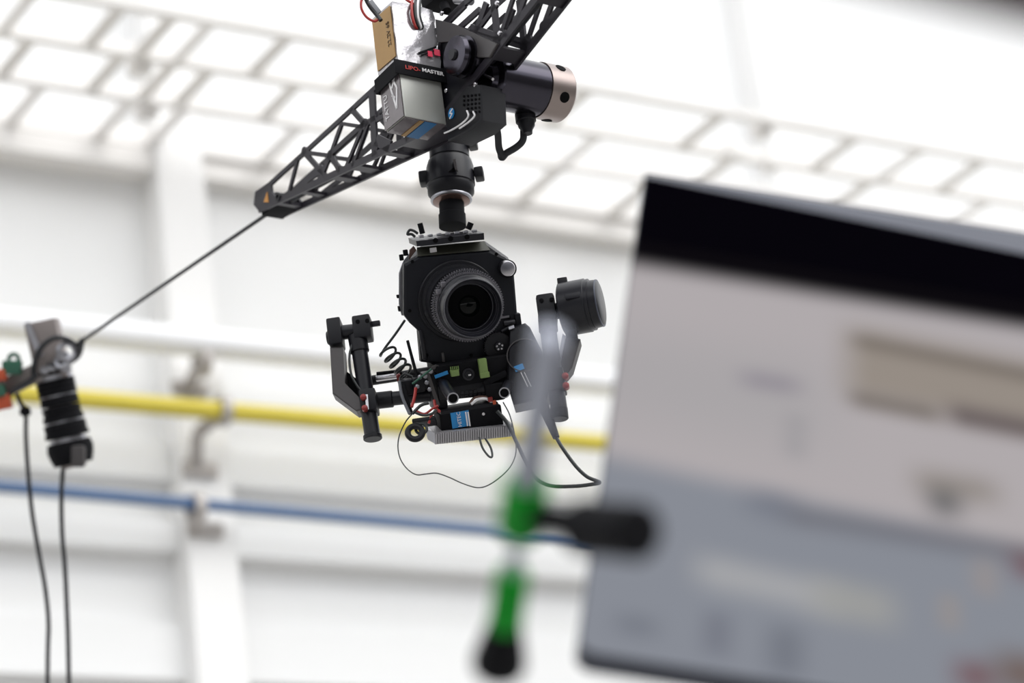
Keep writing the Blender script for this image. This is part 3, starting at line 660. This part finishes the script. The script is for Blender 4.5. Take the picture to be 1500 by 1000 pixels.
m = MB(); m.bar(b(626, 546, -34), b(642, 594, -34), 5, 4, (0, 1, 0)); m.bar(b(630, 540, -30), b(640, 536, -30), 5, 5, (0, 1, 0)); m.bar(b(640, 536, -30), b(654, 548, -30), 4, 5, (0, 1, 0)); m.build('clamp_strip', M['grey'], gim, B)
for (x, y) in ((623, 551), (631, 544), (625, 560), (629, 570), (611, 566), (615, 552)): MB().lathe(b(x, y, -34), (0, -1, 0), [(0, 3.4), (2, 3.4), (3, 2)], 12).build('screw', M['bareal'], gim, B)
gb = MB().box(b(666, 546, -40), (12, 10, 9), bev=1).build('green_connector', M['green'], gim, B)
m = MB()
for i in range(5): m.box(b(660.5+i*2.7, 540-i*.3, -40), (1.2, 3, 6))
m.build('connector_pin', M['green'], gb, B)
gb = MB().box(b(707.5, 538, -40), (12, 10, 26), bev=1).build('green_connector', M['green'], gim, B)
MB().box(b(710, 549, -43), (14, 6, 8), bev=1).build('connector_step', M['green'], gb, B)
MB().bar(b(637, 552, -42), b(656, 545, -42), 5, 2, (0, 1, 0)).build('blue_ribbon', M['blueprint'], gim, B)
MB().bar(b(716, 541, -30), b(734, 540, -30), 5, 2, (0, 1, 0)).build('blue_ribbon', M['blueprint'], gim, B)
m = MB(); m.tube([b(690, 592, -46), b(700, 585, -46), b(712, 584, -46), b(722, 590, -46)], 2, 8); m.build('data_lead', M['pale'], gim, B)
MB().tube([b(688, 590, -44), b(696, 582, -44), b(710, 581, -44), b(722, 584, -44)], 2, 8).build('data_lead', M['bronze'], gim, B)
MB().box(b(718, 585, -48), (7, 5, 7), bev=1).build('red_plug', M['redknob'], gim, B); MB().box(b(724, 589, -48), (5, 5, 6), bev=1).build('orange_plug', M['orange'], gim, B)
# wiring at the left of the cradle
MB().bar(g(588, 560, -26), g(602, 606, -26), 7, 7, (0, 1, 0), 1).build('wire_arm', M['matte'], gim, G)
for pts, mt, r in ((((609, 568), (607, 582), (603, 596)), 'redwire', 2.4), (((604, 606), (616, 594), (628, 590)), 'cable', 2.4), (((610, 602), (622, 606), (634, 598), (642, 594)), 'redwire', 1.8), (((608, 604), (620, 608), (632, 606), (640, 600)), 'cable', 2), (((628, 620), (632, 608), (640, 600)), 'redwire', 2), (((585, 558), (589, 580), (600, 606)), 'greycable', 2.4), (((636, 586), (638, 596), (644, 603)), 'redwire', 2.2), (((604, 562), (612, 556), (622, 548), (632, 540)), 'darkgreen', 1.6)):
    MB().tube([g(x, y, -30-i*2) for i, (x, y) in enumerate(pts)], r, 8).build('wire', M[mt], gim, G)
MB().torus(g(608, 633.5, -40), (0.12, -1, .1), 10.5, 4.6).build('cable_ring', M['black'], gim, G)
MB().torus(g(617, 628, -32), (0.12, -1, .1), 8, 2.2).build('cable_ring', M['cable'], gim, G)
MB().box(g(622, 618, -20), (34, 26, 7), bev=2).build('ring_hanger', M['black'], gim, G)
# antenna
an = MB().cyl(g(612, 556, -18), g(597, 499, -18), 2.6, 2.2, n=12); an.lathe(g(613, 560, -18), (-.25, 0, 1), [(0, 5), (12, 4.4)], 14)
an.build('antenna', M['matte'], gim, G)
# battery tray box
ebox = thing('receiver_box', B.w(b(686, 626, 0)), 'black receiver box with a blue and white label, under the gimbal cradle', 'electronics')
m = MB(); m.box(b(686, 613, -20), (92, 60, 34), bev=2); m.build('case', M['matte'], ebox, B)
m = MB(); m.box(b(684, 597, -24), (86, 50, 10), bev=2); m.build('case_lid', M['black'], ebox, B)
MB().box(b(674.5, 614, -51), (27, 1.4, 23)).build('blue_label', M['blueprint'], ebox, B)
for x in (683.5, 687): MB().box(b(x, 613.5, -52), (2, 1.4, 21)).build('white_stripe', M['pale'], ebox, B)
lettering('label_lettering', 'HITEC', M['pale'], ebox, B, b(673, 614, -52.5), (0, 0, 1), (-1, 0, 0), 5.5, .4)
MB().lathe(b(708, 606, -51), (0, -1, 0), [(0, 2.2), (1.2, 2.2)], 12).build('status_lamp', M['chrome'], ebox, B)
# finned plate
fp = thing('heat_sink', B.w(b(692, 650, 0)), 'silver finned aluminium plate at the very bottom of the gimbal', 'heat sink')
q0, q1, q2, q3 = b(637, 634, -62), b(752, 622, -62), b(752.5, 639, -62), b(637.5, 651, -62)
MB().prism([q0, q1, q2, q3], (0, 70, 3), 1.2).build('plate', M['fins'], fp, B)
m = MB(); n = 34
for i in range(n):
    s_ = (i+.5)/n; m.bar(q0.lerp(q1, s_)+Vector((0, -1.5, -1.2)), q3.lerp(q2, s_)+Vector((0, -1.5, 1.2)), 1.9, 4, (0, 1, 0))
tag(m.build('fin', M['fins'], fp, B), kind='stuff')
MB().prism([b(626, 629, -40), b(637, 634, -61), b(637.5, 650, -61), b(627, 644, -40)], (4, 40, 0)).build('end_cheek', M['bareal'], fp, B)
# cords and leads that hang from the rig
c_ = [(562, 512)]
pts = [g(593, 469, 10), g(580, 488, 8), g(563, 511, 6)]
ca_, cb_ = g(566, 513, 4), g(597, 549, 4); ax_ = (cb_-ca_); L_ = ax_.length; ax_n = ax_.normalized(); u_ = Vector((0, 1, 0)); v_ = ax_n.cross(u_).normalized()
hel = []
for i in range(97):
    s_ = i/96; a_ = s_*4.25*2*math.pi + 2.9; hel.append(ca_+ax_*s_ + v_*(12*math.cos(a_)) + u_*(12*math.sin(a_)))
m = MB(); m.tube(spline(pts + [hel[0]], 6)[:-1] + hel + [g(606, 552, -6), g(612, 556, -8)], 2.0, 8, smooth=False)
tag(m.build('coiled_cord', M['cable'], None, G), 'black coiled cord stretched between the cinema camera and the crossbar', 'cord')
m = MB(); m.tube([g(x, y, -40) for x, y in ((612, 598), (604, 606), (594, 618), (585, 638), (583, 656), (587, 673), (597, 687), (610, 695), (624, 694), (640, 693), (658, 699), (678, 708), (700, 714), (718, 709), (740, 692), (752, 675), (756, 655), (752, 628), (746, 606), (737, 589))], .95, 6)
tag(m.build('thin_wire', M['cable'], None, G), 'thin dark wire hanging in a wide loop below the gimbal', 'wire')
m = MB(); m.tube([g(702, 640, -20), (g(707, 656, -20)), g(716, 668, -20), g(721, 668, -18), g(719, 656, -16), g(711, 642, -16)], 1.6, 8)
tag(m.build('wire_loop', M['cable'], None, G), 'small black loop of wire hanging under the finned plate', 'wire')
vc = thing('video_cable', G.w(g(800, 590, 0)), 'black video cable with a tapered plug hanging below the roll motor', 'cable')
MB().cyl(g(789, 580, -10), g(800, 604, -12), 8, n=16).build('plug', M['grey'], vc, G)
MB().cyl(g(800, 603, -12), g(815, 641, -14), 8, 5, n=16).build('strain_relief', M['black'], vc, G)
MB().tube([g(814, 639, -14), g(824, 656, -14), g(843, 682, -14), g(860, 698, -12), g(878, 706, -10), g(868, 709, -8), g(840, 712, -6), g(806, 711, -4), g(784, 699, 0), (g(770, 676, 4)), g(757, 648, 6), g(742, 618, 4), g(728, 602, 0)], 2.8, 10).build('cable', M['cable'], vc, G)

# ================================================================== ANCHOR AT THE LEFT
AF = Frame(TF.w(t_(84, 530, NF/2)), RT*1.0, FW, UP)
a = lambda px, py, y=0: AF(px, py, y)
post = thing('anchor_post', AF.w(a(90, 560)), 'leaning grey anchor post with a cross arm where the rope ends', 'post')
p0, p1 = a(61, 470), a(109, 684); pd = (p1-p0).normalized(); k_ = AF.loc(TF.w(t_(84, 530, NF/2)))
MB().bar(p0, p0.lerp(p1, .40), 58, 56, (0, 1, 0), 3).build('post_head', M['post'], post, AF)
MB().bar(p0.lerp(p1, .38), p1, 42, 42, (0, 1, 0), 3).build('post_shaft', M['post'], post, AF)
MB().bar(p0+pd*3-Vector((22, 32, 0)), p0.lerp(p1, .24)-Vector((10, 32, 0)), 10, 8, (0, 1, 0)).build('post_groove', M['bareal'], post, AF)
pa, pb = a(60, 543, -8), a(-60, 600, 20)
MB().bar(pa, pa+(pb-pa)*14, 34, 34, (0, 1, 0), 3).build('cross_arm', M['post'], post, AF)
gc = MB().box(a(18, 538, -30), (34, 30, 26), bev=4).build('green_clip', M['darkgreen'], post, AF)
MB().torus(a(20, 526, -30), (0, 1, 0), 9, 4).build('clip_ring', M['darkgreen'], gc, AF)
MB().bar(a(10, 548, -34), a(-30, 552, -34), 22, 24, (0, 1, 0), 4).build('orange_sleeve', M['orange'], post, AF)
MB().bar(a(16, 586, -30), a(-30, 596, -30), 28, 24, (0, 1, 0), 4).build('orange_sleeve', M['orange'], post, AF)
MB().bar(a(8, 570, -36), a(-24, 580, -36), 22, 20, (0, 1, 0), 3).build('grey_sleeve', M['darkgreen'], post, AF)
# shiny chain links at the rope
m = MB(); m.torus(a(98, 515, -50), (.4, -1, .2), 15, 5); m.torus(a(92, 528, -46), (-.5, -1, .5), 13, 5); m.build('shackle', M['bareal'], post, AF)
# rubber wraps round the post
wr = thing('rope_wrapping', AF.w(a(96, 600)), 'black rubber and rope turns wound round the leaning anchor post', 'wrapping')
tt = [.345, .42, .455, .49, .53, .56, .60, .635, .665, .71, .74, .775, .84, .87, .90, .93, .96]
rr = [35, 36, 36, 36, 35, 36, 36, 35, 38, 39, 39, 41, 41, 43, 42, 40, 37]
for s_, R in zip(tt, rr):
    q = p0.lerp(p1, s_); MB().lathe(q-pd*5, pd, [(0, R-5), (1, R), (9, R), (10, R-5)], 24).build('turn', M['matte'], wr, AF)
for s_ in (.385, .515, .69, .81):
    q = p0.lerp(p1, s_); MB().lathe(q-pd*4, pd, [(0, 30), (1, 34), (8, 34), (9, 30)], 24).build('silver_turn', M['bareal'], wr, AF)
MB().box(p0.lerp(p1, .92)+Vector((18, -38, 0)), (26, 14, 40), bev=6).build('tape_end', M['grey'], wr, AF)
for (x, y) in ((66, 542), (76, 538), (98, 540)): MB().box(a(x, y, -40), (16, 14, 14), bev=5).build('wrap_knot', M['bareal'], wr, AF)
# rope loop round the post head
lp = [AF.loc(TF.w(rA))]; lp = [lp[0], a(112, 505, -44), a(98, 497, -52), a(80, 495, -56), a(64, 505, -52), a(53, 522, -42), a(49, 545, -30), a(54, 552, -30)]
m = MB(); m.tube(lp, 5, 10); m.tube([AF.loc(TF.w(rA)), a(116, 516, -36), a(108, 526, -40), a(92, 533, -44), a(70, 536, -40)], 6, 10)
m.tube([a(55, 548, -30), a(40, 560, -30), a(20, 572, -32), a(0, 588, -30), a(-30, 600, -28)], 5, 8)
tag(m.build('rope_loop', M['rope'], None, AF), 'dark rope loop tied round the head of the grey anchor post', 'rope')
c1_ = [(25, 576), (30, 590), (37, 600), (38, 612), (38, 640), (41, 690), (47, 750), (57, 810), (66, 860), (71, 910), (70, 960), (69, 1080)]
c2_ = [(95, 672), (92, 690), (90, 730), (91, 780), (95, 830), (98, 890), (100, 950), (102, 1080)]
cr = thing('hanging_cord', AF.w(a(40, 620)), 'black cord with a knot hanging from the cross arm', 'cord', 'cords hanging at the anchor')
MB().tube([a(x, y, -20) for x, y in c1_], 4.2, 8).build('cord', M['rope'], cr, AF); m = MB(); m.lathe(a(37, 595, -20), (0, 0, -1), [(0, 5), (4, 10), (14, 11), (18, 5)], 14); m.build('knot', M['matte'], cr, AF)
cr2 = thing('hanging_cord', AF.w(a(92, 700)), 'black cord hanging straight down from the bottom of the wrapped post', 'cord', 'cords hanging at the anchor')
MB().tube([a(x, y, 0) for x, y in c2_], 4.4, 8).build('cord', M['rope'], cr2, AF); MB().lathe(a(93, 668, 0), (0, 0, -1), [(-6, 12), (8, 11), (22, 5)], 14).build('cord_end', M['greycable'], cr2, AF)

# ================================================================== FOREGROUND MONITOR
o_ = P(945, 250, 2.75); mx_ = P(1500, 336, 2.75)-o_; my_ = P(845, 945, 2.3)-o_
X_ = mx_.normalized(); Zup = -(my_ - X_*my_.dot(X_)).normalized(); Yaw = Zup.cross(X_)
if Yaw.dot(FW) < 0: Yaw = -Yaw
MF = Frame(o_, X_, Yaw, Zup)
mm = lambda px, py, y=0: MF(px, py, y)
mon = thing('monitor', MF.w((200, 10, -200)), 'large tilted monitor out of focus in front, black band above a grey painted reflection', 'monitor')
Wd, Hd = 700.0, -mm(845, 945).z
bl = mm(846, 950); tl = mm(945, 250); tl.x = min(tl.x, 0)
sx = (bl.x-tl.x)                               # left edge offset over the height
def edge(z): return tl.x + sx*(z/ bl.z)
rr_ = 16; cor = []
for i in range(7):
    an_ = math.pi + i*math.pi/12; cor.append(Vector((bl.x+rr_+rr_*math.cos(an_), 0, bl.z+rr_+rr_*math.sin(an_))))
out = [Vector((tl.x, 0, 0)), Vector((edge(-60), 0, -60))] + cor + [Vector((Wd, 0, bl.z)), Vector((Wd, 0, 0))]
MB().prism([q+Vector((0, 3, 0)) for q in out], (0, 26, 0)).build('housing', M['housing'], mon, MF)
# bevelled top edge, growing toward the right
e0, e1 = mm(947, 262), mm(1500, 375); slope_ = (e1.z-e0.z)/(e1.x-e0.x)
zR = e0.z + slope_*(Wd-e0.x)
MB().add([(tl.x, 3, 0), (Wd, 3, 0), (Wd, -3, zR), (tl.x+1, -3, e0.z), (tl.x, 6, 0), (Wd, 6, 0), (Wd, 3, zR), (tl.x+1, 3, e0.z)],
         [(0, 1, 2, 3), (7, 6, 5, 4), (0, 4, 5, 1), (1, 5, 6, 2), (2, 6, 7, 3), (3, 7, 4, 0)]).build('top_bevel', M['housing'], mon, MF)
q0_ = mm(928, 393); q1_ = mm(1500, 486); sl2 = (q1_.z-q0_.z)/(q1_.x-q0_.x)
qb = mm(934, 352).z
MB().prism([(tl.x+1, -2.5, e0.z), (edge(qb), -2.5, qb), (Wd, -2.5, qb+sl2*(Wd-q0_.x)), (Wd, -2.5, zR)], (0, 5, 0)).build('black_band', M['bezel'], mon, MF)
# reflection of the hall, painted on the screen as glowing colour
sm = bpy.data.materials.new('painted_reflection'); sm.use_nodes = True; nt = sm.node_tree; nt.nodes.clear()
on = nt.nodes.new('ShaderNodeOutputMaterial'); em = nt.nodes.new('ShaderNodeEmission'); em.inputs['Strength'].default_value = 1.0/(2**EXPO)
nt.links.new(em.outputs[0], on.inputs[0])
tcn = nt.nodes.new('ShaderNodeTexCoord'); sp = nt.nodes.new('ShaderNodeSeparateXYZ'); nt.links.new(tcn.outputs['UV'], sp.inputs[0])
def mth(op, x, y=None, c=False):
    nd = nt.nodes.new('ShaderNodeMath'); nd.operation = op; nd.use_clamp = c
    for i, q in enumerate((x, y)):
        if q is None: continue
        if isinstance(q, (int, float)): nd.inputs[i].default_value = q
        else: nt.links.new(q, nd.inputs[i])
    return nd.outputs[0]
def sm_(x, lo, hi):
    nd = nt.nodes.new('ShaderNodeMapRange'); nd.interpolation_type = 'SMOOTHSTEP'
    nt.links.new(x, nd.inputs[0]); nd.inputs[1].default_value = lo; nd.inputs[2].default_value = hi; return nd.outputs[0]
U_, V_ = sp.outputs[0], sp.outputs[1]          # coordinates of the painted reflection, thousandths of the picture width
cur = None
def patch(c, u0, u1, v0, v1, soft, amt=1.0, sk=0.0):
    global cur
    vv = mth('SUBTRACT', V_, mth('MULTIPLY', U_, sk)) if sk else V_
    f_ = mth('MULTIPLY', mth('MULTIPLY', sm_(U_, u0-soft, u0+soft), mth('SUBTRACT', 1.0, sm_(U_, u1-soft, u1+soft))), mth('MULTIPLY', sm_(vv, v0-soft, v0+soft), mth('SUBTRACT', 1.0, sm_(vv, v1-soft, v1+soft))))
    if amt != 1: f_ = mth('MULTIPLY', f_, amt)
    mx = nt.nodes.new('ShaderNodeMix'); mx.data_type = 'RGBA'; nt.links.new(f_, mx.inputs['Factor'])
    if cur is None: mx.inputs['A'].default_value = lin((176, 170, 172))+(1,)
    else: nt.links.new(cur, mx.inputs['A'])
    mx.inputs['B'].default_value = lin(c)+(1,); cur = mx.outputs['Result']
# u, v: a pixel-like grid laid over the painted reflection, its origin at the screen's upper left
PXM = (mm(1500, 486)-q0_).length/572.0
def uv_at(x, y):
    q = mm(x, y); return ((q.x-q0_.x)/PXM, -(q.z - q0_.z - sl2*(q.x-q0_.x))/PXM)
def blot(c, x, y, hw, hh, soft, amt=1.0, sk=0.0):
    u, v = uv_at(x, y); u2, _ = uv_at(x+10, y); k = abs(u2-u)/10
    patch(c, u-hw*k, u+hw*k, v-hh*k-sk*u, v+hh*k-sk*u, soft*k*1.35, amt, sk)
patch((12, 10, 14), -300, 2000, -300, -4, 28)
ua, va = uv_at(900, 672); ub, vb = uv_at(1300, 762); sk_ = (vb-va)/(ub-ua)
blot((166, 163, 165), 980, 560, 240, 90, 60, .7)
patch((136, 140, 149), -300, 2000, va-sk_*ua, 1400, 32, 1, sk_)
blot((148, 139, 130), 1420, 565, 180, 72, 30, .95, .05)
blot((112, 104, 97), 1390, 528, 140, 12, 18, .9, .06)
blot((112, 104, 97), 1310, 597, 65, 15, 18, .9, .05)
blot((98, 88, 88), 1465, 622, 75, 20, 20, .95, .05)
blot((132, 126, 138), 1128, 562, 42, 12, 22, .85)
blot((158, 155, 158), 1165, 640, 16, 45, 16, .8)
blot((112, 116, 128), 1130, 742, 36, 22, 26, .75)
blot((106, 106, 114), 1340, 786, 190, 14, 24, .9)
blot((132, 124, 114), 1400, 715, 60, 24, 26, .7)
blot((52, 60, 62), 1383, 738, 18, 24, 26, .95)
blot((170, 170, 172), 1125, 858, 105, 26, 28, .9, .08)
blot((158, 158, 156), 1250, 885, 60, 34, 28, .9, .05)
blot((112, 116, 126), 932, 918, 30, 15, 22, .85)
blot((114, 117, 128), 1050, 930, 20, 40, 18, .75)
blot((110, 114, 124), 1150, 955, 25, 45, 22, .75)
blot((150, 144, 142), 1390, 898, 15, 32, 14, .75)
blot((152, 144, 142), 1442, 848, 16, 34, 18, .75)
blot((108, 52, 56), 1508, 832, 22, 24, 24, .75)
blot((112, 66, 68), 1428, 992, 28, 26, 24, .75)
blot((104, 78, 62), 1496, 988, 36, 34, 28, .75)
nt.links.new(cur, em.inputs['Color'])
scp = [Vector((edge(qb), -2, qb))] + [Vector((edge(bl.z*.6)+1, -2, bl.z*.6))] + [q+Vector((1, -2, 1)) for q in cor] + [Vector((Wd-1, -2, bl.z+1)), Vector((Wd-1, -2, qb+sl2*(Wd-q0_.x)))]
so = MB().prism(scp, (0, 5, 0)).build('screen', sm, mon, MF, smooth=0)
uvl = so.data.uv_layers.new(name='UVMap'); ro_ = root_of(mon)
for l in so.data.loops:
    q = MF.loc(so.data.vertices[l.vertex_index].co + ro_)
    uvl.data[l.index].uv = ((q.x-q0_.x)/PXM, -(q.z - q0_.z - sl2*(q.x-q0_.x))/PXM)
# stand arm behind the monitor, out of sight
MB().cyl(MF.w((350, 30, -240))*1000, MF.w((350, 260, -900))*1000, 18, n=16)
m = MB(); m.cyl((350, 28, -240), (350, 90, -240), 30, n=20); m.cyl((350, 80, -240), (350, 80, -1100), 16, n=16); m.build('stand_arm', M['black'], mon, MF)

# ================================================================== FOREGROUND POLE
RF = Frame(P(765, 740, 1.9), RT, FW, UP)
def rp3(x, y, d): return RF.loc(P(x, y, d))
pt, pb2 = (806, 488, 1.82), (730, 975, 2.05)
A_, B_ = rp3(*pt), rp3(*pb2); dirp = (B_-A_).normalized()
def on_pole(py):                               # the point of the pole seen at height py
    lo, hi = 0.0, 1.0
    for _ in range(40):
        mid = (lo+hi)/2; v = RF.w(A_.lerp(B_, mid))-CAM; y_ = 500-FPX*v.dot(UP)/v.dot(FW)
        if y_ < py: lo = mid
        else: hi = mid
    return A_.lerp(B_, lo)
pole = thing('light_stand_leg', RF.w(on_pole(740)), 'blurred grey pole with two green clamps and a black rubber foot, before the gimbal', 'pole')
MB().cyl(A_, on_pole(712), 11, n=20, ch=2).build('tube', M['pole'], pole, RF)
MB().cyl(on_pole(700), on_pole(910), 5.5, n=20).build('inner_tube', M['pole'], pole, RF)
q = on_pole(738); c_up = MB().lathe(on_pole(705), dirp, [(0, 12), (4, 17), ((on_pole(772)-on_pole(705)).length, 17), ((on_pole(780)-on_pole(705)).length, 10)], 24).build('green_clamp', M['vividgreen'], pole, RF)
MB().lathe(on_pole(838), dirp, [(0, 10), (4, 12.5), ((on_pole(912)-on_pole(838)).length, 13)], 24).build('green_clamp', M['vividgreen'], pole, RF)
MB().lathe(on_pole(908), dirp, [(0, 11), (3, 13), ((on_pole(968)-on_pole(908)).length, 21), ((on_pole(974)-on_pole(908)).length, 20.5)], 28).build('rubber_foot', M['matte'], pole, RF)
hp = on_pole(752); dh = hp.y
hv = RF.w(hp); dep = (hv-CAM).dot(FW)
h1, h2 = rp3(868, 772, dep*.97), rp3(938, 779, dep*.94)
sh = MB().cyl(hp, h1, 11, n=18).build('clamp_shaft', M['matte'], pole, RF)
MB().cyl(rp3(852, 771, dep*.97), h2, 20, n=24, ch=3).build('clamp_grip', M['matte'], pole, RF)
MB().box(on_pole(764), (26, 26, 22), bev=4).build('clamp_body', M['black'], pole, RF)
# dusky boom at the top right corner, close to the lens
m = MB(); m.cyl(RF.loc(P(1180, -98, 1.15)), RF.loc(P(1640, 14, 1.15)), 18, n=24, ch=3)
tag(m.build('boom_pole', M['dusky'], None, RF), 'dusky boom at the top right corner, so close that only its blur shows', 'pole')
